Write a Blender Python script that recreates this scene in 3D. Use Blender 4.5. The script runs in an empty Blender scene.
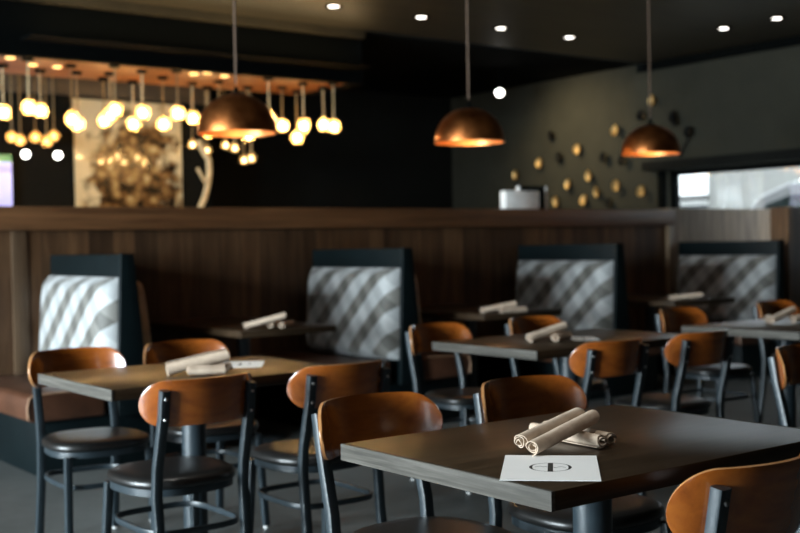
import bpy, bmesh, math, random
from mathutils import Vector, Matrix, noise
random.seed(7)
PI = math.pi
scene = bpy.context.scene
COL = scene.collection

# ------------------------------------------------------------------ materials
class NT:
    def __init__(self, name):
        self.m = bpy.data.materials.new(name); self.m.use_nodes = True
        self.t = self.m.node_tree; self.n = self.t.nodes
        self.b = self.n['Principled BSDF']; self.out = self.n['Material Output']
    def node(self, typ, **kw):
        o = self.n.new(typ)
        for k, v in kw.items():
            if k.startswith('i_'):
                key = k[2:]; o.inputs[int(key) if key.isdigit() else key.replace('_', ' ')].default_value = v
            else: setattr(o, k, v)
        return o
    def l(self, a, b): self.t.links.new(a, b)
    def set(self, **kw):
        for k, v in kw.items(): self.b.inputs[k.replace('_', ' ')].default_value = v
        return self
    def math(self, op, a, b=None, c=None):
        o = self.n.new('ShaderNodeMath'); o.operation = op
        for i, x in enumerate((a, b, c)):
            if x is None: continue
            if isinstance(x, (int, float)): o.inputs[i].default_value = x
            else: self.l(x, o.inputs[i])
        return o.outputs[0]
    def coords(self, scale=(1, 1, 1), rand=True):
        tc = self.n.new('ShaderNodeTexCoord'); mp = self.n.new('ShaderNodeMapping')
        mp.inputs['Scale'].default_value = scale
        if rand:
            oi = self.n.new('ShaderNodeObjectInfo'); mu = self.n.new('ShaderNodeVectorMath'); mu.operation = 'SCALE'
            mu.inputs[0].default_value = (7.3, 3.1, 5.7); self.l(oi.outputs['Random'], mu.inputs['Scale'])
            ad = self.n.new('ShaderNodeVectorMath'); ad.operation = 'ADD'
            self.l(tc.outputs['Object'], ad.inputs[0]); self.l(mu.outputs[0], ad.inputs[1]); self.l(ad.outputs[0], mp.inputs[0])
        else: self.l(tc.outputs['Object'], mp.inputs[0])
        return mp.outputs[0]
    def noise(self, vec, scale=5, detail=4, rough=.6, dist=0):
        o = self.n.new('ShaderNodeTexNoise'); self.l(vec, o.inputs['Vector'])
        o.inputs['Scale'].default_value = scale; o.inputs['Detail'].default_value = detail
        o.inputs['Roughness'].default_value = rough; o.inputs['Distortion'].default_value = dist
        return o.outputs['Fac']
    def ramp(self, fac, stops):
        o = self.n.new('ShaderNodeValToRGB'); e = o.color_ramp.elements
        while len(e) < len(stops): e.new(.5)
        for x, (p, c) in zip(e, stops): x.position = p; x.color = (*c, 1)
        self.l(fac, o.inputs[0]); return o.outputs[0]
    def mix(self, fac, a, b, typ='MIX'):
        o = self.n.new('ShaderNodeMix'); o.data_type = 'RGBA'; o.blend_type = typ
        for i, x in ((0, fac), (6, a), (7, b)):
            if isinstance(x, (int, float)): o.inputs[i].default_value = x
            elif isinstance(x, tuple): o.inputs[i].default_value = (*x, 1)
            else: self.l(x, o.inputs[i])
        return o.outputs[2]
    def bump(self, h, strength=.2, dist=.005):
        o = self.n.new('ShaderNodeBump'); o.inputs['Strength'].default_value = strength; o.inputs['Distance'].default_value = dist
        self.l(h, o.inputs['Height']); self.l(o.outputs[0], self.b.inputs['Normal'])
    def col(self, c): self.l(c, self.b.inputs['Base Color'])

def plain(name, c, rough=.5, metal=0, var=.12, scale=12, bump=0, coat=0, spec=.5):
    k = NT(name); v = k.coords(); f = k.noise(v, scale, 4)
    lo = tuple(x * (1 - var) for x in c); hi = tuple(min(1, x * (1 + var)) for x in c)
    k.col(k.ramp(f, [(.3, lo), (.7, hi)])); k.set(Roughness=rough, Metallic=metal, Coat_Weight=coat)
    k.b.inputs['Specular IOR Level'].default_value = spec
    if bump: k.bump(k.noise(v, scale * 8, 3), bump, .002)
    return k.m

def wood(name, stops, grain=(2, 26, 26), rough=.35, coat=0, bump=.15, boards=None, spec=.5):
    """grain: noise scale per axis (the small one is the grain direction).  boards=(axis, width, strength)"""
    k = NT(name); v = k.coords(grain, rand=boards is None)
    f = k.noise(v, 1, 6, .62, .6)
    v2 = k.coords(tuple(g * 3.3 for g in grain), rand=boards is None); f2 = k.noise(v2, 1, 3, .6)
    f = k.math('ADD', k.math('MULTIPLY', f, .75), k.math('MULTIPLY', f2, .25))
    c = k.ramp(f, stops)
    if boards:
        ax, w, s = boards
        tc = k.n.new('ShaderNodeTexCoord'); sp = k.n.new('ShaderNodeSeparateXYZ'); k.l(tc.outputs['Object'], sp.inputs[0])
        q = k.math('DIVIDE', sp.outputs[ax], w); idx = k.math('FLOOR', q)
        wn = k.n.new('ShaderNodeTexWhiteNoise'); wn.noise_dimensions = '1D'; k.l(idx, wn.inputs['W'])
        br = k.math('ADD', k.math('MULTIPLY', wn.outputs['Value'], s), 1 - s * .5)
        fr = k.math('FRACT', q); edge = k.math('ABSOLUTE', k.math('SUBTRACT', fr, .5))
        gap = k.math('GREATER_THAN', edge, .488)
        cc = k.n.new('ShaderNodeCombineColor')
        for i in range(3): k.l(br, cc.inputs[i])
        c = k.mix(1.0, c, cc.outputs[0], 'MULTIPLY'); c = k.mix(gap, c, (.006, .004, .003))
    k.col(c); k.set(Roughness=rough, Coat_Weight=coat, Coat_Roughness=.15)
    k.b.inputs['Specular IOR Level'].default_value = spec
    if bump: k.bump(f, bump, .003)
    return k.m

def emit(name, c, s):
    k = NT(name); k.set(Base_Color=(*c, 1), Emission_Color=(*c, 1), Emission_Strength=s, Roughness=.5); return k.m

M = {}
M['floor'] = None
def m_floor():
    k = NT('polished concrete'); v = k.coords((1, 1, 1), False)
    f = k.noise(v, .9, 8, .65, .4); f2 = k.noise(v, 14, 4)
    f = k.math('ADD', k.math('MULTIPLY', f, .7), k.math('MULTIPLY', f2, .3))
    k.col(k.ramp(f, [(.3, (.062, .068, .066)), (.7, (.145, .153, .148))]))
    k.set(Roughness=.42); k.bump(f2, .05, .002); return k.m
M['floor'] = m_floor()
def m_ceiling():
    k = NT('bronze plank ceiling')
    tc = k.n.new('ShaderNodeTexCoord'); sp = k.n.new('ShaderNodeSeparateXYZ'); k.l(tc.outputs['Object'], sp.inputs[0])
    q = k.math('DIVIDE', sp.outputs[1], .16); fr = k.math('FRACT', q)
    gap = k.math('LESS_THAN', fr, .05)
    v = k.coords((.7, 9, 1), False); f = k.noise(v, 1.3, 5)
    c = k.ramp(f, [(.3, (.034, .027, .016)), (.7, (.066, .053, .031))])
    k.col(k.mix(gap, c, (.01, .008, .006))); k.set(Roughness=.5, Metallic=.3)
    k.bump(f, .12, .004); return k.m
M['ceiling'] = m_ceiling()
M['black'] = plain('matte black paint', (.0018, .0024, .0023), .9, spec=.05)
M['wall_olive'] = plain('dark olive plaster', (.027, .0265, .019), .85, scale=3, bump=.1, spec=.2)
M['wall_dark'] = plain('charcoal plaster', (.005, .0055, .0045), .85, scale=3, spec=.15)
M['boards'] = wood('walnut wall boards', [(.3, (.022, .0100, .0040)), (.5, (.066, .032, .0135)), (.72, (.135, .073, .034))], (9, 9, .9), .55, boards=(0, .165, 1.0), spec=.3)
M['boards_pale'] = wood('pale wall boards', [(.3, (.085, .055, .032)), (.5, (.19, .13, .078)), (.72, (.30, .215, .14))], (9, 9, .9), .6, boards=(0, .28, .7))  # paler tone than the other partition boards
M['rail'] = wood('walnut cap rail', [(.3, (.050, .021, .008)), (.5, (.125, .056, .022)), (.72, (.20, .094, .039))], (.8, 14, 14), .5, spec=.3)
M['post'] = wood('oak trim', [(.3, (.12, .08, .045)), (.7, (.24, .16, .09))], (14, 14, .8), .5)
M['stile'] = wood('walnut stile', [(.3, (.04, .023, .012)), (.7, (.11, .068, .038))], (12, 12, .8), .5, spec=.3)
M['table'] = wood('dark stained oak', [(.28, (.010, .006, .003)), (.5, (.028, .017, .009)), (.75, (.062, .039, .022))], (1.6, 30, 30), .32, bump=.05, spec=.2)
M['table_edge'] = wood('oak table edge', [(.28, (.025, .024, .021)), (.5, (.072, .066, .057)), (.75, (.155, .143, .125))], (55, 2.2, 60), .6, bump=.35, spec=.1)
M['booth_top'] = wood('dark stained booth oak', [(.28, (.014, .008, .005)), (.5, (.036, .022, .012)), (.75, (.075, .046, .026))], (1.6, 30, 30), .3, spec=.35)
M['chairwood'] = wood('cherry plywood', [(.25, (.155, .034, .0045)), (.5, (.28, .070, .0085)), (.78, (.40, .120, .016))], (2.2, 20, 16), .25, coat=1.0, bump=.03)
M['ply'] = wood('plywood edge', [(.3, (.38, .16, .055)), (.7, (.58, .28, .11))], (3, 3, 120), .3, coat=.3)
M['steel'] = plain('black powder coated steel', (.018, .027, .033), .36, .0, spec=.5, scale=30)
M['vinyl'] = plain('black vinyl', (.009, .0088, .0085), .32, spec=.5, scale=20, bump=.15)
M['bolt'] = plain('steel bolt', (.5, .5, .5), .3, 1)
M['glide'] = plain('pale plastic glide', (.6, .6, .58), .4)
M['leather'] = plain('brown leather', (.072, .029, .015), .40, var=.3, scale=8, bump=.25, spec=.55)
M['welt'] = plain('tan leather welt', (.30, .17, .10), .4)
M['frame'] = plain('black teal lacquer', (.0018, .0052, .0062), .45, spec=.2)
M['copper'] = None
def m_copper():
    k = NT('aged copper'); v = k.coords((1, 1, 1)); f = k.noise(v, 7, 6, .6)
    k.col(k.ramp(f, [(.3, (.24, .066, .019)), (.7, (.58, .205, .060))])); k.set(Metallic=1.0)
    r = k.n.new('ShaderNodeMapRange'); r.inputs['To Min'].default_value = .26; r.inputs['To Max'].default_value = .5
    k.l(f, r.inputs['Value']); k.l(r.outputs[0], k.b.inputs['Roughness']); return k.m
M['copper'] = m_copper()
M['copper_in'] = plain('bright copper lining', (.80, .36, .12), .38, .6)
M['cord'] = plain('brown cord', (.10, .055, .03), .6)
M['brass'] = plain('brass rod', (.30, .22, .12), .4, .8)
M['gold'] = plain('gold leaf', (.70, .48, .19), .42, .6, var=.3, scale=14)
M['bronze'] = plain('dark leaf', (.005, .005, .0045), .7, 0, spec=.2)  # dark tone for some of the petals and the slanting bar
M['soffit'] = wood('amber soffit boards', [(.3, (.085, .028, .007)), (.7, (.22, .082, .021))], (.9, 14, 14), .45, boards=(1, .14, .5))
M['paper'] = plain('white paper', (.90, .90, .885), .6, var=.02)
M['ink'] = plain('black ink', (.012, .012, .012), .6)
M['bulb'] = emit('warm bulb', (1, .66, .32), 260)
M['abulb'] = emit('amber bulb', (1, .72, .40), 25)
M['pbulb'] = emit('warm pendant bulb', (1, .66, .32), 5)
M['lens'] = emit('downlight lens', (1, .95, .86), 9)
M['slens'] = emit('spotlight lens', (1, .97, .92), 9)
M['clamp'] = emit('canopy lamp lens', (1, .62, .22), 2.6)
M['white'] = plain('white plastic', (.85, .85, .83), .45)
M['darkglass'] = plain('dark screen glass', (.012, .018, .018), .15)
M['asphalt'] = plain('pale asphalt', (.25, .25, .24), .85)
M['render'] = plain('pale building render', (.13, .13, .12), .8)
M['awn'] = plain('grey metal roof', (.05, .05, .047), .6)
M['carpaint'] = plain('silver car paint', (.13, .13, .13), .4, 0, coat=.2)
M['tyre'] = plain('black tyre', (.02, .02, .02), .8)

def m_napkin():
    k = NT('beige linen'); v = k.coords(); 
    f = k.noise(v, 22, 5); w = k.n.new('ShaderNodeTexWave'); w.inputs['Scale'].default_value = 160; k.l(v, w.inputs['Vector'])
    k.col(k.ramp(f, [(.3, (.42, .315, .23)), (.7, (.56, .44, .335))])); k.set(Roughness=.9)
    h = k.math('ADD', k.math('MULTIPLY', w.outputs['Fac'], .15), f); k.bump(h, .35, .002); return k.m
M['linen'] = m_napkin()

def m_fabric():
    k = NT('argyle upholstery')
    tc = k.n.new('ShaderNodeTexCoord'); sp = k.n.new('ShaderNodeSeparateXYZ'); k.l(tc.outputs['Object'], sp.inputs[0])
    y, z = sp.outputs[1], sp.outputs[2]
    a = k.math('MULTIPLY', k.math('ADD', y, k.math('MULTIPLY', z, 1.05)), 3.3)      # stripes that climb towards -y
    b = k.math('MULTIPLY', k.math('SUBTRACT', y, k.math('MULTIPLY', z, .80)), 5.4)
    fa = k.math('FRACT', a); fb = k.math('FRACT', b)
    sa = k.math('LESS_THAN', fa, .46); sb = k.math('LESS_THAN', fb, .5)
    v = k.coords(); n1 = k.noise(v, 5, 3); n2 = k.noise(v, 160, 2)
    light = k.mix(sb, (.30, .31, .31), (.40, .41, .41))
    dark = k.mix(sb, (.085, .081, .070), (.155, .149, .133))
    c = k.mix(sa, light, dark)
    c = k.mix(.15, c, k.ramp(n1, [(.35, (.38, .37, .36)), (.65, (.62, .62, .62))]), 'OVERLAY')
    c = k.mix(.25, c, k.ramp(n2, [(.3, (.2, .2, .2)), (.7, (.8, .8, .8))]), 'OVERLAY')
    k.col(c); k.set(Roughness=.6, Sheen_Weight=.3)
    ga = k.math('ABSOLUTE', k.math('SUBTRACT', k.math('FRACT', k.math('MULTIPLY', a, 2)), .5))
    gb = k.math('ABSOLUTE', k.math('SUBTRACT', fb, .5))
    q = k.math('MINIMUM', k.math('SUBTRACT', .5, ga), k.math('SUBTRACT', .5, gb))
    h = k.math('SQRT', k.math('MINIMUM', k.math('MULTIPLY', q, 5), 1))
    k.bump(k.math('ADD', h, k.math('MULTIPLY', n2, .1)), .25, .008); return k.m
M['fabric'] = m_fabric()
M['fabric_tan'] = plain('tan upholstery', (.30, .19, .09), .6, var=.35, scale=9)

def m_glass_globe(name, tint, dif):
    k = NT(name); k.n.remove(k.b)
    tr = k.n.new('ShaderNodeBsdfTransparent'); tr.inputs[0].default_value = (*tint, 1)
    tl = k.n.new('ShaderNodeBsdfTranslucent'); tl.inputs[0].default_value = (*dif, 1)
    gl = k.n.new('ShaderNodeBsdfGlossy'); gl.inputs['Roughness'].default_value = .08
    m1 = k.n.new('ShaderNodeMixShader'); m1.inputs[0].default_value = .5
    m2 = k.n.new('ShaderNodeMixShader'); fr = k.n.new('ShaderNodeFresnel'); fr.inputs[0].default_value = 1.45
    k.l(tr.outputs[0], m1.inputs[1]); k.l(tl.outputs[0], m1.inputs[2])
    k.l(fr.outputs[0], m2.inputs[0]); k.l(m1.outputs[0], m2.inputs[1]); k.l(gl.outputs[0], m2.inputs[2])
    k.l(m2.outputs[0], k.out.inputs[0]); return k.m
M['globe'] = m_glass_globe('seeded clear glass', (.95, .86, .68), (.36, .26, .12))
M['amber'] = m_glass_globe('amber glass', (.75, .45, .16), (.8, .5, .2))
def m_pane():
    k = NT('window glass'); k.n.remove(k.b)
    tr = k.n.new('ShaderNodeBsdfTransparent'); gl = k.n.new('ShaderNodeBsdfGlossy'); gl.inputs['Roughness'].default_value = .02
    m2 = k.n.new('ShaderNodeMixShader'); m2.inputs[0].default_value = .05
    k.l(tr.outputs[0], m2.inputs[1]); k.l(gl.outputs[0], m2.inputs[2]); k.l(m2.outputs[0], k.out.inputs[0]); return k.m
M['pane'] = m_pane()
def m_tv():
    k = NT('television picture')
    tc = k.n.new('ShaderNodeTexCoord'); sp = k.n.new('ShaderNodeSeparateXYZ'); k.l(tc.outputs['Object'], sp.inputs[0])
    q = k.math('MULTIPLY', k.math('ADD', sp.outputs[2], .28), 1.8)
    c = k.ramp(q, [(.0, (.45, .45, .85)), (.60, (.62, .60, .95)), (.70, (.42, .38, .75)), (.84, (.55, .55, .9)), (.86, (.10, .30, .12)), (1.0, (.06, .18, .08))])
    k.l(c, k.b.inputs['Emission Color']); k.col(c); k.set(Emission_Strength=.9, Roughness=.2); return k.m
M['tv'] = m_tv()
def m_art():
    k = NT('blossom mural'); v = k.coords((1, 1, 1), False)
    tc = k.n.new('ShaderNodeTexCoord'); sp = k.n.new('ShaderNodeSeparateXYZ'); k.l(tc.outputs['Object'], sp.inputs[0])
    dx = k.math('MULTIPLY', k.math('SUBTRACT', sp.outputs[0], .05), 1.38); dz = k.math('MULTIPLY', k.math('ADD', sp.outputs[2], .25), .80)
    r = k.math('SQRT', k.math('ADD', k.math('MULTIPLY', dx, dx), k.math('MULTIPLY', dz, dz)))
    nz = k.noise(v, 4.5, 6); r = k.math('ADD', r, k.math('MULTIPLY', k.math('SUBTRACT', nz, .5), 1.5))
    inside = k.ramp(r, [(.60, (1, 1, 1)), (.82, (0, 0, 0))])
    vo = k.n.new('ShaderNodeTexVoronoi'); vo.inputs['Scale'].default_value = 7.5; k.l(v, vo.inputs['Vector'])
    n2 = k.noise(v, 7, 5)
    f = k.math('ADD', k.math('MULTIPLY', vo.outputs['Distance'], .45), k.math('MULTIPLY', n2, .95))
    crown = k.ramp(f, [(.42, (.62, .48, .26)), (.56, (.40, .26, .10)), (.68, (.18, .09, .03)), (.82, (.03, .015, .006))])
    bg = k.ramp(k.noise(v, 2.2, 3), [(.3, (.68, .56, .33)), (.7, (.80, .69, .45))])
    k.col(k.mix(inside, bg, crown)); k.set(Roughness=.22, Coat_Weight=.6); return k.m
M['art'] = m_art()
M['bark'] = plain('pale peeled branch', (.74, .60, .36), .7, var=.25, scale=20)

# ------------------------------------------------------------------ mesh helpers
class MB:
    def __init__(self): self.bm = bmesh.new()
    def box(self, x0, x1, y0, y1, z0, z1, bev=0, seg=2):
        r = bmesh.ops.create_cube(self.bm, size=1)
        for v in r['verts']:
            v.co = Vector(((x0 + x1) / 2 + v.co.x * (x1 - x0), (y0 + y1) / 2 + v.co.y * (y1 - y0), (z0 + z1) / 2 + v.co.z * (z1 - z0)))
        if bev:
            es = list({e for v in r['verts'] for e in v.link_edges})
            bmesh.ops.bevel(self.bm, geom=es, offset=bev, segments=seg, profile=.5, affect='EDGES')
        return self
    def lathe(self, prof, seg=32, center=(0, 0, 0), cap=False):
        bm = self.bm; rings = []
        for (r, z) in prof:
            if r < 1e-6: rings.append([bm.verts.new((center[0], center[1], center[2] + z))])
            else: rings.append([bm.verts.new((center[0] + r * math.cos(2 * PI * i / seg), center[1] + r * math.sin(2 * PI * i / seg), center[2] + z)) for i in range(seg)])
        for a, b in zip(rings, rings[1:]):
            for i in range(seg):
                j = (i + 1) % seg
                if len(a) == 1 and len(b) == 1: continue
                if len(a) == 1: bm.faces.new((a[0], b[j], b[i]))
                elif len(b) == 1: bm.faces.new((a[i], a[j], b[0]))
                else: bm.faces.new((a[i], a[j], b[j], b[i]))
        if cap:
            for r in (rings[0], rings[-1]):
                if len(r) > 1: bm.faces.new(r)
        return self
    def tube(self, pts, sec, closed=False, up=None):
        """sweep a section (list of 2D points; side, up) along pts"""
        bm = self.bm; pts = [Vector(p) for p in pts]; n = len(pts); rings = []
        for i, p in enumerate(pts):
            if closed: t = (pts[(i + 1) % n] - pts[i - 1])
            else: t = pts[min(i + 1, n - 1)] - pts[max(i - 1, 0)]
            t.normalize(); u = Vector(up or (0, 0, 1))
            s = t.cross(u)
            if s.length < 1e-4: s = t.cross(Vector((0, 1, 0)))
            s.normalize(); w = s.cross(t).normalized()
            rings.append([bm.verts.new(p + s * a + w * b) for a, b in sec])
        m = len(sec)
        for i in range(n if closed else n - 1):
            a, b = rings[i], rings[(i + 1) % n]
            for k in range(m): bm.faces.new((a[k], a[(k + 1) % m], b[(k + 1) % m], b[k]))
        if not closed: bm.faces.new(list(reversed(rings[0]))); bm.faces.new(rings[-1])
        return self
    def prism(self, poly, axis, a, b, bev=0):
        """polygon in the two other axes, extruded on axis from a to b"""
        bm = self.bm
        def P(u, v, w): return {'x': (w, u, v), 'y': (u, w, v), 'z': (u, v, w)}[axis]
        va = [bm.verts.new(P(u, v, a)) for u, v in poly]; vb = [bm.verts.new(P(u, v, b)) for u, v in poly]
        fs = [bm.faces.new(va), bm.faces.new(list(reversed(vb)))]
        for i in range(len(poly)):
            j = (i + 1) % len(poly); fs.append(bm.faces.new((va[j], va[i], vb[i], vb[j])))
        if bev:
            es = list({e for f in fs for e in f.edges})
            bmesh.ops.bevel(bm, geom=es, offset=bev, segments=3, profile=.5, affect='EDGES')
        return self
    def sphere(self, c, r, sub=2, sc=(1, 1, 1)):
        q = bmesh.ops.create_icosphere(self.bm, subdivisions=sub, radius=r)
        for v in q['verts']: v.co = Vector((c[0] + v.co.x * sc[0], c[1] + v.co.y * sc[1], c[2] + v.co.z * sc[2]))
        return self
    def build(self, name, mat, parent=None, loc=None, rot=None, smooth=35, mats=None):
        bm = self.bm; bmesh.ops.recalc_face_normals(bm, faces=bm.faces)
        me = bpy.data.meshes.new(name); bm.to_mesh(me); bm.free()
        for m in ([mat] if mats is None else mats): me.materials.append(m)
        if smooth:
            me.shade_smooth(); me.set_sharp_from_angle(angle=math.radians(smooth))
        o = bpy.data.objects.new(name, me); COL.objects.link(o)
        if parent: o.parent = parent
        if loc is not None: o.location = loc
        if rot is not None: o.rotation_euler = rot
        return o

def rsec(w, h, r=.004):   # rounded rectangle section
    o = []
    for cx, cy, a0 in ((w / 2 - r, h / 2 - r, 0), (-w / 2 + r, h / 2 - r, 90), (-w / 2 + r, -h / 2 + r, 180), (w / 2 - r, -h / 2 + r, 270)):
        for k in range(3):
            a = math.radians(a0 + 45 * k); o.append((cx + r * math.cos(a), cy + r * math.sin(a)))
    return o
def csec(r, n=12): return [(r * math.cos(2 * PI * i / n), r * math.sin(2 * PI * i / n)) for i in range(n)]
def sgn(a, p): return math.copysign(abs(a) ** p, a)
def superell(rx, ry, n, seg=48): return [(rx * sgn(math.cos(2 * PI * i / seg), 2 / n), ry * sgn(math.sin(2 * PI * i / seg), 2 / n)) for i in range(seg)]

def tag(o, label=None, cat=None, group=None, kind=None):
    if label: o['label'] = label
    if cat: o['category'] = cat
    if group: o['group'] = group
    if kind: o['kind'] = kind
    return o
def thing(name, label, cat, loc=(0, 0, 0), rz=0, group=None):
    o = bpy.data.objects.new(name, None); COL.objects.link(o); o.empty_display_size = .1
    o.location = loc; o.rotation_euler = (0, 0, rz); return tag(o, label, cat, group)
KIDS = {}
def copy_tree(o, parent=None):
    c = o.copy(); COL.objects.link(c)
    if parent: c.parent = parent
    for ch in list(o.children): copy_tree(ch, c)
    return c
def struct(name, mb, mat, **kw): return tag(mb.build(name, mat, **kw), kind='structure')
ORD = ['first', 'second', 'third', 'fourth', 'fifth', 'sixth', 'seventh', 'eighth', 'ninth', 'tenth', 'eleventh', 'twelfth', 'thirteenth', 'fourteenth', 'fifteenth', 'sixteenth']

# ------------------------------------------------------------------ room
XL, XR, YN, YB, H = -5.0, 10.75, -2.6, 13.0, 3.4
PY = 7.45                                                     # front face of the long partition
struct('floor', MB().box(XL - .2, XR + .2, YN - .2, YB + .2, -.12, 0), M['floor'])
struct('ceiling', MB().box(XL - .2, XR + .2, YN - .2, 9.32, H, H + .15), M['ceiling'])
struct('trim_1', MB().box(XL, 6.62, 9.32, 9.40, H - .075, H + .15, .004), M['ceiling'])
struct('trim_2', MB().box(XL - .2, XR + .2, 9.40, YB + .2, H, H + .15), M['black'])
struct('wall_back', MB().box(XL - .2, XR + .2, YB, YB + .2, 0, H), M['wall_dark'])
FW = (-4.4, -3.6)                                              # unseen opening behind the viewer, added for glare on the chair backs
struct('wall_front', MB().box(XL - .2, FW[0], YN - .2, YN, 0, H).box(FW[1], XR + .2, YN - .2, YN, 0, H).box(FW[0], FW[1], YN - .2, YN, 0, .55).box(FW[0], FW[1], YN - .2, YN, 2.75, H), M['wall_dark'])
f = struct('window_4', MB().box(FW[0], FW[0] + .06, YN - .12, YN - .05, .55, 2.75).box(FW[1] - .06, FW[1], YN - .12, YN - .05, .55, 2.75).box(FW[0], FW[1], YN - .12, YN - .05, .55, .61).box(FW[0], FW[1], YN - .12, YN - .05, 2.69, 2.75), M['black'])
MB().box(FW[0] + .02, FW[1] - .02, YN - .09, YN - .085, .57, 2.73).build('pane', M['pane'], f)
# left wall with three tall daylight windows
WIN = [(2.75, 4.6), (5.3, 7.25)]
WZ0, WZ1 = .55, 2.75
mb = MB(); ys = [YN] + [q for w in WIN for q in w] + [YB]
for i in range(0, len(ys), 2): mb.box(XL - .2, XL, ys[i], ys[i + 1], 0, H)
for a, b in WIN: mb.box(XL - .2, XL, a, b, 0, WZ0).box(XL - .2, XL, a, b, WZ1, H)
struct('wall_left', mb, M['wall_dark'])
for i, (a, b) in enumerate(WIN):
    w = MB()
    for y in ((a + .03, b - .03, (a + b) / 2)): w.box(XL - .12, XL - .05, y - .03, y + .03, WZ0, WZ1)
    for z in (WZ0 + .03, WZ1 - .03, 2.1): w.box(XL - .12, XL - .05, a, b, z - .03, z + .03)
    f = struct('window_%d' % (i + 2), w, M['black'])
    MB().box(XL - .09, XL - .085, a + .02, b - .02, WZ0 + .02, WZ1 - .02).build('pane', M['pane'], f)
# right wall with the street window
RW = (6.2, 8.98, .95, 2.085)
mb = MB().box(XR, XR + .2, YN, RW[0], 0, H).box(XR, XR + .2, RW[1], YB, 0, H).box(XR, XR + .2, RW[0], RW[1], 0, RW[2]).box(XR, XR + .2, RW[0], RW[1], RW[3], H)
struct('wall_right', mb, M['wall_olive'])
w = MB()
for y in (RW[0] + .03, 7.0, RW[1] - .03): w.box(XR + .06, XR + .14, y - .03, y + .03, RW[2], RW[3])
for z in (RW[2] + .03, RW[3] - .03): w.box(XR + .06, XR + .14, RW[0], RW[1], z - .03, z + .03)
f = struct('window_1', w, M['black'])
MB().box(XR + .095, XR + .10, RW[0] + .02, RW[1] - .02, RW[2] + .02, RW[3] - .02).build('pane', M['pane'], f)
struct('trim_3', MB().box(XR - .16, XR, 5.6, 9.25, 2.09, 2.20, .01), M['wall_dark'])      # header over the window
struct('trim_4', MB().box(XR - .05, XR, 9.0, 9.1, 1.0, 2.09, .005), M['black'])
struct('shadow_band', MB().box(XR - .05, XR, YN, 9.4, 3.30, 3.40, .005), M['black'])  # black strip stands in for the shadow band where wall meets ceiling
# partition
struct('wall_partition', MB().box(XL, 8.93, PY, PY + .14, 0, 1.42), M['boards'])
struct('trim_6', MB().box(XL, 8.95, PY - .06, PY + .22, 1.405, 1.56, .008), M['rail'])
struct('trim_7', MB().box(2.44, 2.54, PY - .018, PY, .0, 1.405, .003), M['stile'])
struct('trim_8', MB().box(8.87, 8.93, PY - .035, PY, .0, 1.405, .004), M['post'])
struct('wall_return', MB().box(8.95, 10.74, PY + .02, PY + .16, 0, 1.575), M['boards_pale'])
struct('trim_9', MB().box(10.66, 10.74, PY - .03, PY + .02, 0, 1.56, .004), M['post'])
struct('wall_pier', MB().box(9.66, 10.74, 6.60, 6.80, 0, 1.56), M['boards'])

# ------------------------------------------------------------------ outside the street window
struct('pavement', MB().box(11.0, 40, -6, 34, -.15, -.02), M['asphalt'])
struct('sill', MB().box(XR - .04, XR + .2, RW[0], RW[1], RW[2] - .04, RW[2], .005), M['black'])
b = thing('shop_building', 'pale shop front across the street, seen through the street window', 'building', (20, 0, 0))
MB().box(0, 4, 15.36, 22, 0, 2.75).build('wall', M['white'], b)
MB().box(-.3, 3, 14.95, 15.40, 0, 2.9, .02).build('pillar', M['render'], b)
MB().box(-.4, 0, 15.40, 20, 2.10, 2.20, .01).build('ledge', M['awn'], b)
MB().box(-.03, 0, 15.5, 19, .4, 2.0, .01).build('window', M['darkglass'], b)
c = thing('parked_car', 'silver van parked outside beyond the street window', 'car', (14.6, 8.35, -.02), math.radians(92))
body = [(-2.3, .35), (-2.35, 1.0), (-2.25, 1.95), (-2.1, 2.04), (1.0, 2.06), (1.55, 1.86), (2.0, 1.25), (2.7, 1.08), (2.75, .5), (2.7, .35)]
MB().prism(body, 'y', -.85, .85, .05).build('body', M['carpaint'], c)
MB().prism([(-2.1, 1.3), (-2.1, 1.86), (1.0, 1.88), (1.4, 1.75), (1.75, 1.3)], 'y', -.858, .858, .01).build('side_window', M['darkglass'], c)
for x in (-1.3, 1.35):
    for y in (-.78, .78):
        t = MB().lathe([(0, -.1), (.30, -.1), (.33, -.07), (.33, .07), (.30, .1), (0, .1)], 24).build('wheel', M['tyre'], c, (x, y, .33), (PI / 2, 0, 0))
        MB().lathe([(0, -.112), (.19, -.112), (.2, -.1)], 20).build('hub_cap', M['carpaint'], t)
        
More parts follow.
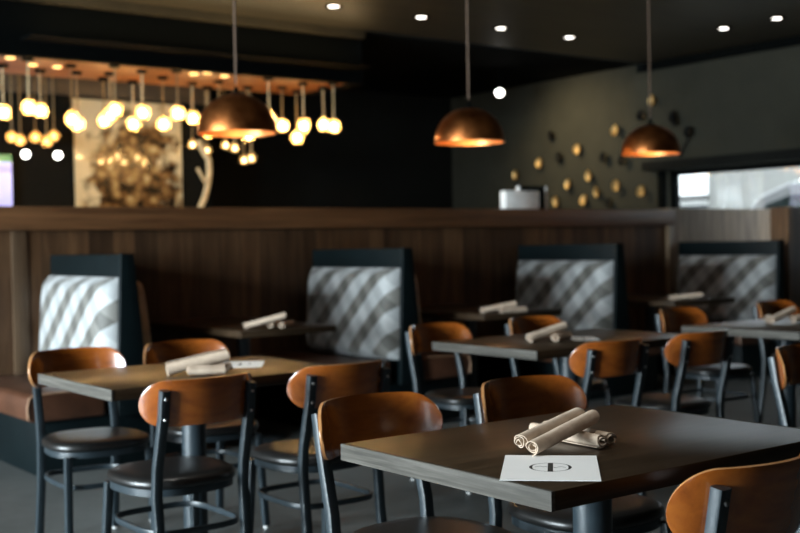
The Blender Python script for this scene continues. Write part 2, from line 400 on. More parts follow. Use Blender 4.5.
# ------------------------------------------------------------------ dining chairs
RB = .264
def back_y(x, z): return -.312 + RB - math.sqrt(RB * RB - x * x) - .17 * (z - .74)
def make_chair():
    t = thing('dining_chair', 'x', 'chair', group='dining chairs')
    # seat
    mb = MB(); bm = mb.bm; rings = []
    prof = [(.95, .440), (1.0, .446), (1.005, .458), (.985, .470), (.93, .477), (.7, .482), (.35, .483)]
    out = [(x * (1 + .05 * (y / .21)), y) for x, y in superell(.212, .212, 2.7, 56)]
    for s, z in prof: rings.append([bm.verts.new((x * s, y * s - .005, z)) for x, y in out])
    for a, b in zip(rings, rings[1:]):
        for i in range(56): bm.faces.new((a[i], a[(i + 1) % 56], b[(i + 1) % 56], b[i]))
    bm.faces.new(rings[0]); bm.faces.new(rings[-1]); mb.build('seat', M['vinyl'], t, smooth=60)
    mb = MB(); mb.prism([(x * .96, y * .96 - .005) for x, y in out], 'z', .415, .440); mb.build('seat_frame', M['steel'], t)
    # curved plywood back
    mb = MB(); bm = mb.bm; W, Hh, zc, th, NX, NZ = .432, .158, .745, .013, 44, 8
    F = []; B = []
    for i in range(NX + 1):
        s = -math.cos(PI * i / NX); x = s * W / 2
        hh = Hh / 2 * max(1 - max((abs(x) - .150) / (W / 2 - .150), 0) ** 2.2, 0.0) ** .5
        fr, bk = [], []
        for k in range(NZ + 1):
            v = -math.cos(PI * k / NZ); z = zc + hh * v + .004 * (1 - s * s)
            y = back_y(x, z); sl = x / math.sqrt(RB * RB - x * x); n = Vector((-sl, 1, .17)).normalized()
            e = (1 - max(abs(v), abs(s)) ** 12 * .35)
            fr.append(bm.verts.new(Vector((x, y, z)) + n * th / 2 * e)); bk.append(bm.verts.new(Vector((x, y, z)) - n * th / 2 * e))
        F.append(fr); B.append(bk)
    for i in range(NX):
        for k in range(NZ):
            bm.faces.new((F[i][k], F[i + 1][k], F[i + 1][k + 1], F[i][k + 1])); bm.faces.new((B[i][k], B[i][k + 1], B[i + 1][k + 1], B[i + 1][k]))
        for k in (0, NZ):
            f = bm.faces.new((F[i][k], B[i][k], B[i + 1][k], F[i + 1][k])); f.material_index = 1
    bmesh.ops.remove_doubles(bm, verts=bm.verts, dist=1e-5)
    mb.build('backrest', None, t, mats=[M['chairwood'], M['ply']], smooth=50)
    # legs
    for s in (-1, 1):
        xp = s * .165
        mb = MB().tube([(s * .172, -.262, .012), (s * .166, -.232, .25), (s * .167, -.216, .43), (s * .167, -.226, .52), (xp, back_y(.165, .70) - .026, .70), (xp, back_y(.165, .76) - .026, .76), (xp, back_y(.165, .794) - .026, .794)], rsec(.034, .030, .006), up=(0, 1, 0))
        rl = mb.build('rear_leg', M['steel'], t)
        for z in (.695, .765):
            MB().lathe([(0, .004), (.005, .003), (.0065, 0)], 10).build('bolt', M['bolt'], rl, (xp, back_y(.165, z) - .042, z), (PI / 2 - .17, 0, 0))
        MB().lathe([(.0, .0), (.012, 0), (.013, .016), (0, .016)], 12).build('foot_glide', M['glide'], rl, (s * .172, -.2635, 0))
        mb = MB().tube([(s * .186, .198, .012), (s * .172, .165, .425)], rsec(.030, .030, .005), up=(0, 1, 0))
        fl = mb.build('front_leg', M['steel'], t)
        MB().lathe([(.0, .0), (.012, 0), (.013, .016), (0, .016)], 12).build('foot_glide', M['glide'], fl, (s * .186, .198, 0))
    ring = [(x, y - .022, .295) for x, y in superell(.176, .202, 4.2, 64)]
    MB().tube(ring, rsec(.012, .022, .004), closed=True).build('stretcher_ring', M['steel'], t)
    return t
chair0 = make_chair(); first = [True]
def chair(x, y, deg, label, group=None):
    c = chair0 if first[0] else copy_tree(chair0); first[0] = False
    # (x, y) is where the backrest stands; deg turns the chair about it
    a = math.radians(deg); c.rotation_euler = (0, 0, a)
    off = Vector((0, -.24)); c.location = (x - (math.cos(a) * off.x - math.sin(a) * off.y), y - (math.sin(a) * off.x + math.cos(a) * off.y), 0)
    c['label'] = label; c['group'] = group or 'dining chairs'; return c
far, near = 180, 0
chair(1.90, 2.66, far + 1, 'wooden-backed chair tucked behind the left corner of the nearest table')
chair(2.50, 2.66, far - 1, 'wooden-backed chair behind the napkin rolls on the nearest table')
chair(1.93, 1.415, near + 2, 'wooden-backed chair cut off at the bottom right of the photo')
chair(1.888, 4.93, far - 3, 'leftmost wooden-backed chair, facing out in front of the left booth bench')
chair(2.42, 4.93, far - 3, 'chair on far side of the left table, behind its napkin roll')
chair(1.81, 3.56, near + 1, 'chair at the left, back turned, two bolts showing on its post')
chair(2.40, 3.57, near - 1, 'chair with back turned at right end of the left table')
chair(3.895, 4.86, far + 2, 'chair facing out behind left end of the middle table')
chair(4.62, 4.86, far, 'chair facing out behind the napkin rolls of the middle table')
chair(3.79, 3.50, near - 2, 'chair with back turned at the near side of the middle table, left of two')
chair(4.41, 3.50, near, 'chair with back turned at the near side of the middle table, right of two')
chair(5.78, 4.74, far + 1, 'chair facing out behind left end of the right-hand table')
chair(6.78, 4.74, far, 'chair facing out behind the napkins of the right-hand table')
chair(4.03, 2.67, far, 'chair cut off by the right edge, backrest edge glowing orange')

# ------------------------------------------------------------------ tables
def table(x0, y1, l, w, label):
    """x0, y1: left far corner"""
    t = thing('dining_table', label, 'table', (x0 + l / 2, y1 - w / 2, 0), 0, 'pedestal dining tables')
    MB().box(-l / 2 + .012, l / 2 - .012, -w / 2, w / 2, .718, .76, .003).build('tabletop', M['table'], t)
    for s in (-1, 1):
        MB().box(s * (l / 2 - .006) - .006, s * (l / 2 - .006) + .006, -w / 2, w / 2, .718, .76, .002).build('end_edge', M['table_edge'], t)
    n = 1 if l < 1.3 else 2
    for i in range(n):
        x = 0 if n == 1 else (-.45 + .9 * i)
        MB().lathe([(0, .03), (.05, .03), (.05, .70), (0, .70)], 28).build('column', M['steel'], t, (x, 0, 0))
        MB().lathe([(0, 0), (.135, 0), (.14, .008), (.13, .018), (.08, .032), (0, .032)], 40).build('base', M['steel'], t, (x, 0, 0))
        MB().box(-.2, .2, -.2, .2, .698, .718, .004).build('top_plate', M['steel'], t, (x, 0, 0))
    return t
table(1.614, 2.418, 1.028, .76, 'nearest dark wooden table with napkin rolls and white card on it')
table(1.631, 4.681, 1.028, .76, 'dark wooden table at the left with one large napkin roll')
table(3.665, 4.62, 1.20, .775, 'dark wooden table in the middle, in front of third booth bench')
table(5.30, 4.345, 1.80, .785, 'dark wooden table running off the right edge of photo')

def booth_table(x0, x1, label):
    t = thing('booth_table', label, 'table', ((x0 + x1) / 2, 6.7, 0), 0, 'booth tables along the partition')
    hw = (x1 - x0) / 2
    MB().box(-hw, hw, -.6, .74, .718, .76, .003).build('tabletop', M['booth_top'], t)
    MB().lathe([(0, .03), (.045, .03), (.045, .70), (0, .70)], 24).build('column', M['steel'], t)
    MB().lathe([(0, 0), (.27, 0), (.275, .008), (.26, .018), (.09, .032), (0, .032)], 36).build('base', M['steel'], t)
    MB().box(-.15, .15, -.25, .25, .698, .718, .004).build('top_plate', M['steel'], t)
booth_table(3.37, 4.06, 'dark booth table before the second quilted bench')
booth_table(5.31, 6.08, 'dark booth table before the third quilted bench')
booth_table(7.36, 8.15, 'dark booth table before the rightmost quilted bench')

# ------------------------------------------------------------------ booth benches
def cushion_mesh(side, y0, y1, z0, z1):
    """padded slab in front of the slanted back; side = -1 faces left"""
    mb = MB(); bm = mb.bm; NY, NZ = 22, 14; g = []
    def face(z): return (.02 + .035 * (1.24 - z) / .94) if side < 0 else (.055 + .08 * (1.24 - z) / .94)
    for i in range(NY + 1):
        u = i / NY; col = []
        for k in range(NZ + 1):
            v = k / NZ
            e = (1 - abs(2 * u - 1) ** 9) ** .5 if 0 < u < 1 else 0
            e2 = (1 - abs(2 * v - 1) ** 7) ** .5 if 0 < v < 1 else 0
            z = z0 + (z1 - z0) * v; base = face(z)
            d = .012 + .092 * e * e2 + .02 * (1 - v) * e
            col.append(bm.verts.new((side * (base + d), y0 + (y1 - y0) * u, z)))
        g.append(col)
    back = [[bm.verts.new((side * face(z0 + (z1 - z0) * k / NZ), y0 + (y1 - y0) * i / NY, z0 + (z1 - z0) * k / NZ)) for k in range(NZ + 1)] for i in range(NY + 1)]
    for i in range(NY):
        for k in range(NZ):
            bm.faces.new((g[i][k], g[i + 1][k], g[i + 1][k + 1], g[i][k + 1]))
            bm.faces.new((back[i][k], back[i][k + 1], back[i + 1][k + 1], back[i + 1][k]))
    for i in range(NY):
        for k in (0, NZ): bm.faces.new((g[i][k], back[i][k], back[i + 1][k], g[i + 1][k]))
    for k in range(NZ):
        for i in (0, NY): bm.faces.new((g[i][k], g[i][k + 1], back[i][k + 1], back[i][k]))
    return mb
def seat_mesh(side, L):
    prof = [(.13, .31), (.555, .31), (.575, .325), (.58, .40), (.57, .445), (.54, .462), (.40, .472), (.13, .468)]
    mb = MB().prism([(side * x, z) for x, z in prof], 'y', .015, L, .012); return mb
def booth(xc, label, sides=(-1, 1), L=1.15):
    t = thing('booth_bench', label, 'booth bench', (xc, 6.3, 0), 0, 'quilted booth benches along the partition')
    r = 1 if 1 in sides else .35
    MB().prism([(-.02, 1.24), (.055, 1.24), (.135 * r, .30), (-.055, .30)], 'y', .02, L, .004).build('back_frame', M['frame'], t)
    MB().prism([(-.024, 1.244), (.059, 1.244), (.145 * r, .30), (-.062, .30)], 'y', -.008, .02, .003).build('end_panel', M['frame'], t)
    MB().box(-.52, .52 if 1 in sides else .10, .05, L, 0, .31, .004).build('base', M['frame'], t)
    for s in sides:
        cu = cushion_mesh(s, .024, L - .02, .47, 1.105).build('back_cushion', M['fabric'] if s < 0 else M['fabric_tan'], t, smooth=70)
        if s > 0: cu['label'] = 'tan back cushion'
        se = seat_mesh(s, L).build('seat_cushion', M['leather'], t, smooth=50)
        MB().tube([(s * .58, .012, .33), (s * .584, .012, .40), (s * .572, .012, .448), (s * .54, .012, .465), (s * .2, .012, .472)], csec(.006, 8), up=(0, 1, 0)).build('welt', M['welt'], se)
    return t
booth(2.72, 'leftmost quilted booth bench, brightest of the four')
booth(4.775, 'second quilted booth bench from the left, behind a booth table')
booth(6.92, 'third quilted booth bench from the left, behind the middle table')
booth(9.085, 'rightmost quilted booth bench against the pale boards', (-1,))

# ------------------------------------------------------------------ napkin rolls
def napkin(p0, p1, r, label, seed):
    rnd = random.Random(seed); p0 = Vector(p0); p1 = Vector(p1); d = p1 - p0; L = d.length
    mb = MB(); bm = mb.bm; NT_, NL, th = 58, 14, .0022; turns = 2.6
    ph = rnd.uniform(0, 6.28); sq = rnd.uniform(.86, .95)
    def pt(i, j, o):
        f = i / NT_; a = ph + f * turns * 2 * PI; rr = r * (.30 + .70 * f ** .8) + o
        s = j / NL; x = (s - .5) * L
        wob = 1 + .05 * noise.noise(Vector((s * 5 + seed, math.cos(a) * 1.3, math.sin(a) * 1.3)))
        x += (.010 * (1 - f) * (1 if rnd_end else -1)) + .003 * math.sin(a * 1.7 + seed)
        return (x, rr * math.cos(a) * wob, rr * math.sin(a) * wob * sq)
    rnd_end = rnd.random() > .5
    A = [[bm.verts.new(pt(i, j, 0)) for j in range(NL + 1)] for i in range(NT_ + 1)]
    B = [[bm.verts.new(pt(i, j, -th)) for j in range(NL + 1)] for i in range(NT_ + 1)]
    for i in range(NT_):
        for j in range(NL):
            bm.faces.new((A[i][j], A[i + 1][j], A[i + 1][j + 1], A[i][j + 1])); bm.faces.new((B[i][j], B[i][j + 1], B[i + 1][j + 1], B[i + 1][j]))
        for j in (0, NL): bm.faces.new((A[i][j], B[i][j], B[i + 1][j], A[i + 1][j]))
    for j in range(NL):
        for i in (0, NT_): bm.faces.new((A[i][j], A[i][j + 1], B[i][j + 1], B[i][j]))
    o = mb.build('napkin_roll', M['linen'], None, (p0 + p1) / 2, d.to_track_quat('X', 'Z').to_euler(), smooth=60)
    return tag(o, label, 'napkin', 'rolled linen napkins on the tables')
def roll_from(p, right, fwd, dz, r, label, seed):     # a roll lying across the view: right / fwd in the seated guest's frame
    R = Vector((.80, -.60, 0)); F = Vector((.60, .80, 0)); p = Vector(p)
    return napkin(p, p + R * right + F * fwd + Vector((0, 0, dz)), r, label, seed)
rr = .0200
napkin((1.845, 1.960, .7800), (2.085, 1.990, .8260), rr, 'napkin roll on top of the nearest pile, front one', 1)
napkin((1.852, 2.003, .7900), (2.078, 2.031, .8290), rr, 'napkin roll on top of the nearest pile, rear one', 2)
napkin((2.033, 1.915, .7795), (2.045, 2.165, .7795), rr, 'napkin roll underneath the nearest pile, closer to the card', 3)
napkin((2.076, 1.925, .7795), (2.098, 2.170, .7795), rr, 'napkin roll underneath the nearest pile, its far side', 4)
roll_from((1.975, 4.19, .786), .235, .06, .048, .031, 'large napkin roll on top of the pile at the left table', 5)
roll_from((2.034, 4.107, .783), .14, .02, 0, .022, 'napkin roll lying underneath on the left table', 6)
roll_from((2.10, 4.195, .783), .14, .03, 0, .022, 'napkin roll hidden at the rear of the left table pile', 7)
roll_from((3.95, 4.19, .786), .19, .10, .05, .026, 'napkin roll leaning on top of the middle table pile', 8)
roll_from((4.055, 4.115, .784), .09, .16, 0, .024, 'napkin roll underneath at right of the middle table pile', 9)
roll_from((3.98, 4.22, .784), .05, .18, 0, .024, 'napkin roll underneath at left of the middle table pile', 10)
roll_from((5.72, 4.03, .786), .17, .12, .05, .026, 'napkin roll leaning on top of the right-hand table pile', 11)
roll_from((5.757, 4.076, .784), .06, .18, 0, .024, 'napkin roll underneath at left of the right-hand table pile', 12)
roll_from((5.84, 3.97, .785), .16, .10, .02, .025, 'napkin roll at the right edge of photo on the right-hand table', 13)
roll_from((3.45, 6.21, .782), .25, .05, .060, .0215, 'napkin roll leaning on top on the first booth table', 14)
roll_from((3.60, 6.15, .7815), .04, .20, 0, .021, 'napkin roll underneath, left, on the first booth table', 15)
roll_from((3.66, 6.11, .7815), .05, .20, 0, .021, 'napkin roll underneath, right, on the first booth table', 16)
roll_from((5.36, 6.18, .786), .25, .08, .04, .026, 'napkin roll leaning on top on the second booth table', 17)
roll_from((5.46, 6.09, .784), .19, .10, 0, .024, 'napkin roll lying underneath on the second booth table', 18)
roll_from((7.42, 6.20, .786), .27, .02, .02, .024, 'long napkin roll on the third booth table', 19)
roll_from((7.60, 6.12, .784), .06, .20, 0, .024, 'napkin roll end-on at right of the third booth table pile', 20)

# ------------------------------------------------------------------ paper cards
def card(c, ax, w, h, label, logo=True):
    a = math.atan2(ax[1], ax[0])
    t = thing('menu_card', label, 'card', (c[0], c[1], .7602), a, 'white paper cards')
    MB().box(-w / 2, w / 2, -h / 2, h / 2, 0, .0012).build('sheet', M['paper'], t, smooth=0)
    if logo:
        mb = MB(); bm = mb.bm; z = .0013; R = .047; n = 72
        def strip(P, Q, closed=False):
            vp = [bm.verts.new((*p, z)) for p in P]; vq = [bm.verts.new((*q, z)) for q in Q]
            m = len(P)
            for i in range(m if closed else m - 1): bm.faces.new((vp[i], vp[(i + 1) % m], vq[(i + 1) % m], vq[i]))
        ang = [2 * PI * i / n for i in range(n)]
        strip([(R * math.cos(q), R * 1.05 * math.sin(q)) for q in ang], [((R - .0020 - .0050 * math.cos(q) ** 6) * math.cos(q), (R * 1.05 - .0028) * math.sin(q)) for q in ang], True)
        def line(pts, wd): strip([(x, y - wd) for x, y in pts], [(x, y + wd) for x, y in pts])
        line([(-.034, .001), (-.026, .008), (-.022, .010), (-.017, .003), (-.013, .006), (-.007, .003)], .0017)
        line([(.007, -.002), (.012, -.006), (.018, .002), (.023, .006), (.028, .003), (.034, -.004)], .0017)
        line([(-.006, -.051 + .004), (.006, -.051 + .004)], .004); 
        strip([(-.0058, -.051), (-.0058, .046)], [(.0058, -.051), (.0058, .046)])
        lg = mb.build('emblem', M['ink'], t, smooth=0)
        # pale lettering reading up the bar: short strokes
        mb = MB(); bm = mb.bm; z = .0015
        for q in range(7):
            y = -.038 + q * .0115
            strip([(-.0028, y), (.0028, y)], [(-.0028, y + .0018), (.0028, y + .0018)])
            strip([(-.0028 if q % 2 else .0012, y), (-.0028 if q % 2 else .0012, y + .006)], [(-.0012 if q % 2 else .0028, y), (-.0012 if q % 2 else .0028, y + .006)])
        mb.build('bar_lettering', plain('grey ink', (.16, .15, .12), .6), lg, smooth=0)
    return t
card((1.785, 1.835), (.71, -.70), .212, .285, 'white card with a round black emblem on the nearest table')
card((2.40, 4.36), (.83, -.55), .20, .27, 'white card beside the napkin roll on the left table')
card((4.31, 4.17), (.80, -.60), .13, .22, 'small pale card at right of the middle table napkins')

# ------------------------------------------------------------------ copper pendants
def pendant(x, y, z, D, label):
    t = thing('pendant_lamp', label, 'pendant lamp', (x, y, z), random.uniform(0, 6), 'copper dome pendant lamps')
    R = D / 2; Hd = R * .98
    prof = [(R * math.cos(a) ** .92 if a < PI / 2 - .01 else .02, Hd * math.sin(a)) for a in [PI / 2 * i / 22 for i in range(22)]]
    prof = [p for p in prof if p[0] > .035] + [(.035, Hd * .995)]
    MB().lathe([(R * 1.012, -.004), (R * 1.014, .004)] + prof, 56).build('shade', M['copper'], t, smooth=60)
    MB().lathe([(R * 1.012, -.004)] + [(max(r - .006, .02), h - .004) for r, h in prof], 56).build('shade_lining', M['copper_in'], t, smooth=60)
    MB().lathe([(.045, Hd * .96), (.042, Hd + .008), (.014, Hd + .014), (.011, Hd + .045), (0, Hd + .045)], 24).build('cap', M['black'], t)
    MB().tube([(0, 0, Hd + .06), (0, 0, H - z - .02)], csec(.007, 8)).build('cord', M['cord'], t)
    MB().lathe([(0, H - z), (.06, H - z), (.055, H - z - .025), (0, H - z - .03)], 24).build('ceiling_rose', M['cord'], t)
    MB().lathe([(.03, Hd - .03), (.03, Hd - .10), (.0, Hd - .10)], 16).build('lamp_holder', M['black'], t)
    MB().sphere((0, 0, Hd - .135), .038, 2).build('bulb', M['pbulb'], t)
    l = bpy.data.lights.new('pendant_glow', 'POINT'); l.energy = 2.2; l.color = (1, .64, .33); l.shadow_soft_size = .05
    o = bpy.data.objects.new('pendant_glow', l); COL.objects.link(o); o.parent = t; o.location = (0, 0, .05)
pendant(3.45, 6.24, 1.972, .485, 'leftmost copper dome pendant, hanging before the bar globes')
pendant(5.24, 6.14, 1.975, .49, 'middle copper dome pendant, hanging against the black wall')
pendant(7.52, 6.46, 1.995, .49, 'rightmost copper dome pendant, hanging before the gold wall ornaments')

# ------------------------------------------------------------------ bar canopy and glass globes
l = bpy.data.lights.new('added_uplight', 'AREA'); l.shape = 'RECTANGLE'; l.size = 3.2; l.size_y = .03; l.energy = 11; l.color = (1, .72, .36)  # added light, throws the warm sheen onto the ceiling by the canopy
o = bpy.data.objects.new('added_uplight', l); COL.objects.link(o); o.location = (4.9, 9.16, 3.03); o.rotation_euler = (PI, 0, 0)
t = thing('bar_canopy', 'black hanging bar canopy with amber wooden underside', 'canopy', (0, 0, 2.88))
MB().box(XL + .01, 6.63, 9.40, 9.48, .0, .52 - .01, .003).build('front_fascia', M['black'], t)
MB().box(3.2, 6.55, 9.12, 9.40, .125, .140, .002).build('added_light_channel', M['black'], t)  # slim channel made up to carry the added ceiling light
MB().box(6.55, 6.63, 9.48, 10.50, .0, .51, .003).build('end_fascia', M['black'], t)
MB().box(XL + .01, 6.55, 9.48, 10.50, .015, .05).build('soffit', M['soffit'], t)
MB().box(XL + .01, 6.55, 10.44, 10.50, .05, .51).build('rear_fascia', M['black'], t)
for i, (x, y) in enumerate([(3.19, 9.63), (3.47, 9.89), (3.69, 9.90), (4.91, 9.68), (4.99, 9.56), (5.22, 9.66)]):
    MB().lathe([(0, .006), (.035, .006), (.04, .012), (.045, .016)], 20).build('recessed_lamp', M['clamp'], t, (x, y, 0))
def facet_globe(r):
    mb = MB(); mb.lathe([(.018, r * 1.02), (r * .55, r * .86), (r * .93, r * .42), (r, -.05 * r), (r * .86, -.55 * r), (r * .48, -.93 * r)], 9); return mb
def globe(x, y, z, ztop, r, mat, label, group):
    t = thing('globe_pendant', label, 'pendant lamp', (x, y, z), random.uniform(0, 6), group)
    facet_globe(r).build('glass_globe', mat, t, smooth=0)
    MB().sphere((0, 0, -.004), r * .36, 2, (1, 1, 1.2)).build('bulb', M['bulb'] if y < 11 else M['abulb'], t)
    MB().lathe([(0, r * 1.35), (.016, r * 1.3), (.02, r * .9), (.016, r * .5), (0, r * .5)], 12).build('lamp_holder', M['brass'], t)
    MB().tube([(0, 0, r * 1.3), (0, 0, ztop - z - .01)], csec(.0085, 8)).build('rod', M['brass'], t)
    MB().lathe([(0, ztop - z), (.05, ztop - z), (.045, ztop - z - .025), (0, ztop - z - .03)], 16).build('mount', M['black'], t)
GL = [(3.25, 10.02, 2.48), (3.32, 9.58, 2.48), (3.62, 10.14, 2.53), (3.75, 9.73, 2.42), (3.94, 10.09, 2.42), (4.29, 10.32, 2.49), (4.22, 10.0, 2.51), (4.07, 9.54, 2.5), (4.61, 10.38, 2.48), (4.41, 9.72, 2.51), (4.74, 9.99, 2.45), (4.67, 9.54, 2.5), (5.16, 10.21, 2.55), (5.41, 10.38, 2.44), (5.32, 9.97, 2.51), (5.77, 10.2, 2.41), (5.64, 9.56, 2.51), (6.07, 10.03, 2.5), (6.36, 10.22, 2.41), (6.11, 9.69, 2.47), (6.44, 9.83, 2.51), (6.37, 9.54, 2.46)]
rows = {'front': [], 'middle': [], 'rear': []}
for g in GL: rows['front' if g[1] < 9.8 else 'middle' if g[1] < 10.12 else 'rear'].append(g)
for rn, gs in rows.items():
    for i, g in enumerate(sorted(gs)):
        globe(g[0], g[1], g[2], 2.895, .071, M['globe'], 'clear glass bar globe, %s from the left in the %s row' % (ORD[i], rn), 'clear glass globes over the bar')
for i, (x, z) in enumerate([(3.97, 2.47), (4.06, 2.44), (4.22, 2.48), (4.34, 2.44), (4.42, 2.50)]):  # built globes stand in for reflections in the back-bar mirror
    k = (11.96, 11.72)[i % 2] / 12
    globe(x * k, 12 * k, 1.262 + (z - 1.262) * k, H, .062, M['amber'], 'amber globe in place of a mirrored one at far left, %s of five' % ORD[i], 'amber globes in place of mirror reflections')
for i, (x, z) in enumerate([(6.05, 2.47), (6.23, 2.41), (6.48, 2.48), (6.60, 2.45), (6.72, 2.31), (6.82, 2.335)]):  # these farther globes also stand in for mirror reflections
    k = (11.96, 11.72)[i % 2] / 12
    globe(x * k, 12 * k, 1.262 + (z - 1.262) * k, H, .058, M['globe'], 'small globe in place of a mirrored one under the leftmost copper lamp, %s from left of six' % ORD[i], 'far globes in place of mirror reflections')
for x, lb in ((3.975, 'bare round bulb left of two below the amber globes'), (4.31, 'bare round bulb right of two below the amber globes')):
    t = thing('bare_bulb', lb, 'bulb', (x, 11.60, 2.26), 0, 'bare bulbs at the back of the bar')
    MB().sphere((0, 0, 0), .042, 3).build('bulb', M['slens'], t)
    MB().lathe([(0, .10), (.018, .10), (.02, .035), (0, .035)], 12).build('lamp_holder', M['black'], t)
    MB().tube([(0, 0, .09), (0, 0, H - 2.26)], csec(.003, 6)).build('cord', M['black'], t)

# ------------------------------------------------------------------ back bar
struct('wall_bar', MB().box(3.0, 6.35, 12.15, 12.3, 0, 3.399), M['wall_dark'])
struct('trim_10', MB().box(3.0, 6.32, 12.05, 12.15, 2.96, 3.36, .01), wood('grey brown bulkhead boards', [(.3, (.05, .04, .03)), (.7, (.11, .085, .06))], (.9, 12, 12), .6))
t = thing('mural_panel', 'cream mural panel of brown blossoms behind the bar', 'picture', (5.325, 12.13, 2.20))
MB().box(-.64, .64, -.02, .02, -.75, .73, .003).build('picture', M['art'], t, smooth=0)
MB().box(-.66, .66, .0, .018, -.77, .75, .002).build('backing_frame', M['black'], t)
t = thing('television', 'bright television screen at the left edge above the rail', 'television', (3.70, 12.06, 2.02))
MB().box(-.28, .28, -.005, .005, -.27, .27).build('screen', M['tv'], t, smooth=0)
MB().box(-.30, .30, .003, .06, -.29, .29, .006).build('casing', M['black'], t)
MB().box(-.1, .1, .06, .10, -.1, .1).build('wall_bracket', M['black'], t)
pts = [(6.07, 2.47), (6.13, 2.36), (6.18, 2.26), (6.19, 2.12), (6.18, 1.97), (6.12, 1.83), (6.055, 1.70), (6.02, 1.62)]
t = thing('branch_sculpture', 'pale bare branch standing right of the cream mural', 'branch', (5.93, 11.55, 0))
MB().tube([(x - 6.1, .02 * math.sin(i * 2), z) for i, (x, z) in enumerate(pts)], csec(.034, 10), up=(0, 1, 0)).build('limb', M['bark'], t, smooth=60)
MB().tube([(.06, 0, 1.98), (.0, .0, 2.07), (-.06, -.01, 2.16)], csec(.02, 8), up=(0, 1, 0)).build('twig', M['bark'], t, smooth=60)
MB().box(-.12, .12, -.12, .12, 1.0, 1.64, .01).build('plinth', M['black'], t)
MB().box(-.3, .3, -.16, .16, 0, 1.0, .01).build('pedestal', M['black'], t)
l = bpy.data.lights.new('added_mural_spot', 'SPOT'); l.energy = 22; l.spot_size = .95; l.spot_blend = .7; l.color = (1, .80, .50); l.shadow_soft_size = .04  # added spot with no fixture of its own, brightens the mural
o = bpy.data.objects.new('added_mural_spot', l); COL.objects.link(o); o.location = (5.25, 10.40, 2.86)
o.rotation_euler = (Vector((5.32, 12.1, 2.15)) - o.location).to_track_quat('-Z', 'Y').to_euler()
# pos screen on the ledge
t = thing('order_terminal', 'white order terminal with a dark glass screen on the partition ledge', 'screen', (7.00, 7.53, 1.56), 0)
MB().box(-.21, .20, -.05, .03, .0, .165, .012).build('housing', M['white'], t)
MB().box(-.02, .37, .035, .05, .0, .215, .004).build('screen', M['darkglass'], t)
MB().box(.35, .375, .03, .055, .0, .215, .003).build('screen_edge', M['white'], t)
MB().sphere((-.03, -.02, .185), .025, 2).build('round_light', M['white'], t)

# ------------------------------------------------------------------ downlights and wall spotlight
def downlight(x, y, label, e=9, col=(1, .84, .62), ang=1.5):
    t = thing('recessed_downlight', label, 'downlight', (x, y, H), 0, 'recessed ceiling downlights')
    MB().lathe([(.046, -.003), (.053, -.009), (.078, -.006), (.082, 0)], 32).build('trim_ring', M['black'], t)
    MB().lathe([(0, -.004), (.047, -.004)], 32).build('lens', M['lens'], t)
    l = bpy.data.lights.new('downlight_beam', 'SPOT'); l.energy = e; l.spot_size = ang; l.spot_blend = .9; l.color = col; l.shadow_soft_size = .05
    o = bpy.data.objects.new('downlight_beam', l); COL.objects.link(o); o.parent = t; o.location = (0, 0, -.03)
downlight(5.70, 8.50, 'ceiling downlight brightest against the bronze ceiling, far left of the row')
downlight(6.67, 8.48, 'ceiling downlight left of the middle pendant cord')
downlight(7.69, 8.50, 'ceiling downlight right of the middle pendant cord')
downlight(8.65, 8.50, 'ceiling downlight left of the rightmost pendant cord')
downlight(9.66, 7.32, 'ceiling downlight right of the rightmost pendant cord')
downlight(9.68, 6.71, 'ceiling downlight nearest the right edge of the photo')
for x, y, lb in ((1.85, 1.90, 'downlight above the nearest table'), (2.2, 4.1, 'downlight above the left table'), (4.1, 4.1, 'downlight above the middle table'), (6.0, 3.9, 'downlight above the right-hand table')):  # extra lamps out of view, added to light the tables from above
    downlight(x, y, 'added unseen ceiling ' + lb, {1.85: 80, 2.2: 70}.get(x, 34), (1, .95, .88), .72)
t = thing('wall_spotlight', 'bright round spotlight high in the dark corner above the ornaments', 'spotlight', (9.55, 10.60, 3.13))
d = Vector((10.72, 9.9, 2.2)) - Vector((9.9, 10.75, 3.13))
hd = MB().lathe([(0, .12), (.045, .12), (.056, .08), (.06, -.02), (.054, -.02), (.050, 0)], 28).build('head', M['black'], t, None, (-Vector((.62, .62, .55))).normalized().to_track_quat('Z', 'Y').to_euler())
hd.rotation_euler = Vector((.55, .62, .50)).to_track_quat('Z', 'Y').to_euler()
MB().lathe([(0, -.012), (.052, -.012)], 28).build('lens', M['slens'], hd)
MB().tube([(0.03, 0.03, .03), (.03, .03, H - 3.13)], csec(.012, 8)).build('stem', M['black'], t)
l = bpy.data.lights.new('spotlight_beam', 'SPOT'); l.energy = 150; l.spot_size = 2.0; l.spot_blend = 1; l.color = (1, .78, .46); l.shadow_soft_size = .06
o = bpy.data.objects.new('spotlight_beam', l); COL.objects.link(o); o.location = (9.45, 10.45, 3.10)
o.rotation_euler = (Vector((10.75, 10.35, 2.3)) - o.location).to_track_quat('-Z', 'Y').to_euler()

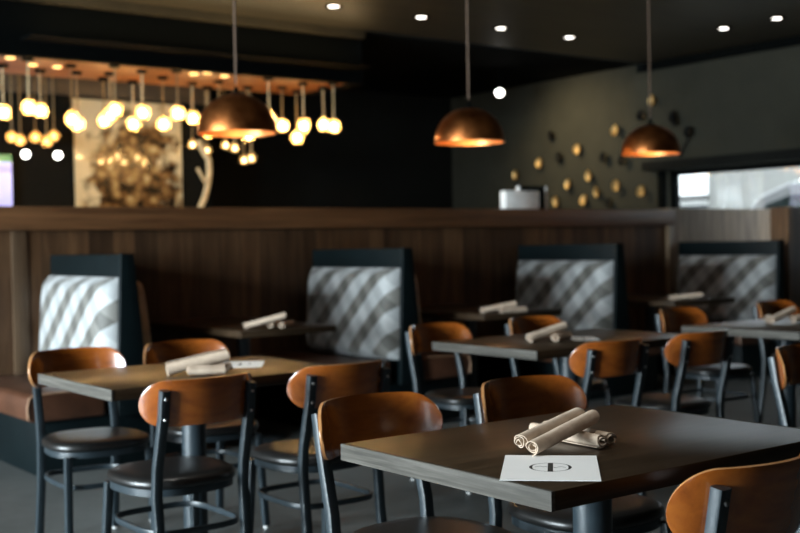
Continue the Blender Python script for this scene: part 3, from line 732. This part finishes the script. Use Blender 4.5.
# ------------------------------------------------------------------ wall ornaments
ORN = [(10.86, 2.67, 0), (10.72, 2.37, 0), (10.39, 2.45, 1), (11.09, 2.32, 1), (11.55, 2.19, 1), (10.56, 2.01, 1), (10.19, 2.1, 1), (10.79, 1.8, 1), (10.29, 1.79, 1), (9.74, 2.63, 1), (9.94, 2.31, 0), (9.63, 2.25, 0), (9.74, 1.95, 1), (9.34, 1.86, 1), (10.06, 1.89, 1), (9.86, 1.73, 0), (8.61, 2.51, 0), (8.8, 2.66, 0), (9.14, 2.93, 1), (8.83, 2.71, 0), (9.32, 2.77, 0)]
def ornament_mesh():
    mb = MB(); bm = mb.bm; c = []; n = 24; rings = 6
    for k in range(rings + 1):
        s = k / rings
        c.append([bm.verts.new((.054 * s * math.cos(2 * PI * i / n) * (1 - .12 * math.sin(2 * PI * i / n)), .070 * s * math.sin(2 * PI * i / n), .030 * s * s + .006 * s * math.cos(4 * PI * i / n))) for i in range(n)] if k else [bm.verts.new((0, 0, 0))])
    for i in range(n): bm.faces.new((c[0][0], c[1][i], c[1][(i + 1) % n]))
    for k in range(1, rings):
        for i in range(n): bm.faces.new((c[k][i], c[k + 1][i], c[k + 1][(i + 1) % n], c[k][(i + 1) % n]))
    bmesh.ops.solidify(bm, geom=bm.faces[:], thickness=.004); return mb
srt = {k: sorted([q for q in ORN if q[2] == k], key=lambda q: -q[0]) for k in (0, 1)}
for k in (1, 0):
    for i, (y, z, _) in enumerate(srt[k]):
        t = thing('wall_ornament', '%s on the olive wall, %s from the left of the %s ones' % ('gold petal-shaped ornament' if k else 'dark petal-shaped ornament', ORD[i], 'gold' if k else 'dark'), 'wall ornament', (XR, y, z), 0, 'petal ornaments on the right wall')
        m = ornament_mesh().build('petal', M['gold'] if k else M['bronze'], t, (-.055, 0, 0), None, smooth=70)
        nrm = Vector((-1, random.uniform(-.25, .35), random.uniform(-.2, .3))).normalized()
        m.rotation_euler = nrm.to_track_quat('Z', 'Y').to_euler()
        MB().tube([(0, 0, 0), (-.058, 0, 0)], csec(.006, 8)).build('stem', M['brass'], t)
t = thing('bar_stick', 'dark slanting bar on the olive wall right of the rightmost lamp', 'wall ornament', (XR - .03, 8.66, 2.40))
MB().tube([(0, -.06, .12), (0, .12, -.17)], csec(.014, 8)).build('shaft', M['bronze'], t)
MB().sphere((0, -.06, .125), .03, 2).build('knob', M['bronze'], t)

# ------------------------------------------------------------------ daylight
w = bpy.data.worlds.new('sky'); scene.world = w; w.use_nodes = True
bg = w.node_tree.nodes['Background']; bg.inputs[0].default_value = (.82, .93, 1, 1); bg.inputs[1].default_value = 6
for i, (a, b) in enumerate(WIN):
    l = bpy.data.lights.new('daylight', 'AREA'); l.shape = 'RECTANGLE'; l.size = WZ1 - WZ0; l.size_y = b - a
    l.energy = 520 * (b - a); l.spread = 2.7; l.color = (.80, .93, 1.0)
    o = bpy.data.objects.new('daylight', l); COL.objects.link(o); o.location = (XL - .3, (a + b) / 2, (WZ0 + WZ1) / 2)
    o.rotation_euler = (0, -PI / 2 + .3, 0)

l = bpy.data.lights.new('daylight', 'AREA'); l.shape = 'RECTANGLE'; l.size = FW[1] - FW[0]; l.size_y = 2.2; l.energy = 240; l.color = (.80, .93, 1.0)  # daylight for the added opening behind the viewer
o = bpy.data.objects.new('daylight', l); COL.objects.link(o); o.location = ((FW[0] + FW[1]) / 2, YN - .3, 1.65); o.rotation_euler = (PI / 2, 0, PI)

# ------------------------------------------------------------------ camera
cam = bpy.data.cameras.new('camera'); co = bpy.data.objects.new('camera', cam); COL.objects.link(co)
cam.sensor_width = 36; cam.lens = 1144.584 * 36 / 800
F_, R_, U_ = Vector((.60020437, .79962986, -.01862252)), Vector((.7994021, -.60048432, -.01936144)), Vector((.02666452, .00326606, .9996391))
mt = Matrix((R_, U_, -F_)).transposed().to_4x4(); mt.translation = Vector((0, 0, 1.2618)); co.matrix_world = mt
cam.dof.use_dof = True; cam.dof.focus_distance = 2.6; cam.dof.aperture_fstop = 3.3; cam.dof.aperture_blades = 0
scene.camera = co
vs = scene.view_settings; vs.view_transform = 'Standard'; vs.look = 'None'; vs.gamma = 1; vs.exposure = 0
vs.use_curve_mapping = False
scene.display_settings.display_device = 'sRGB'
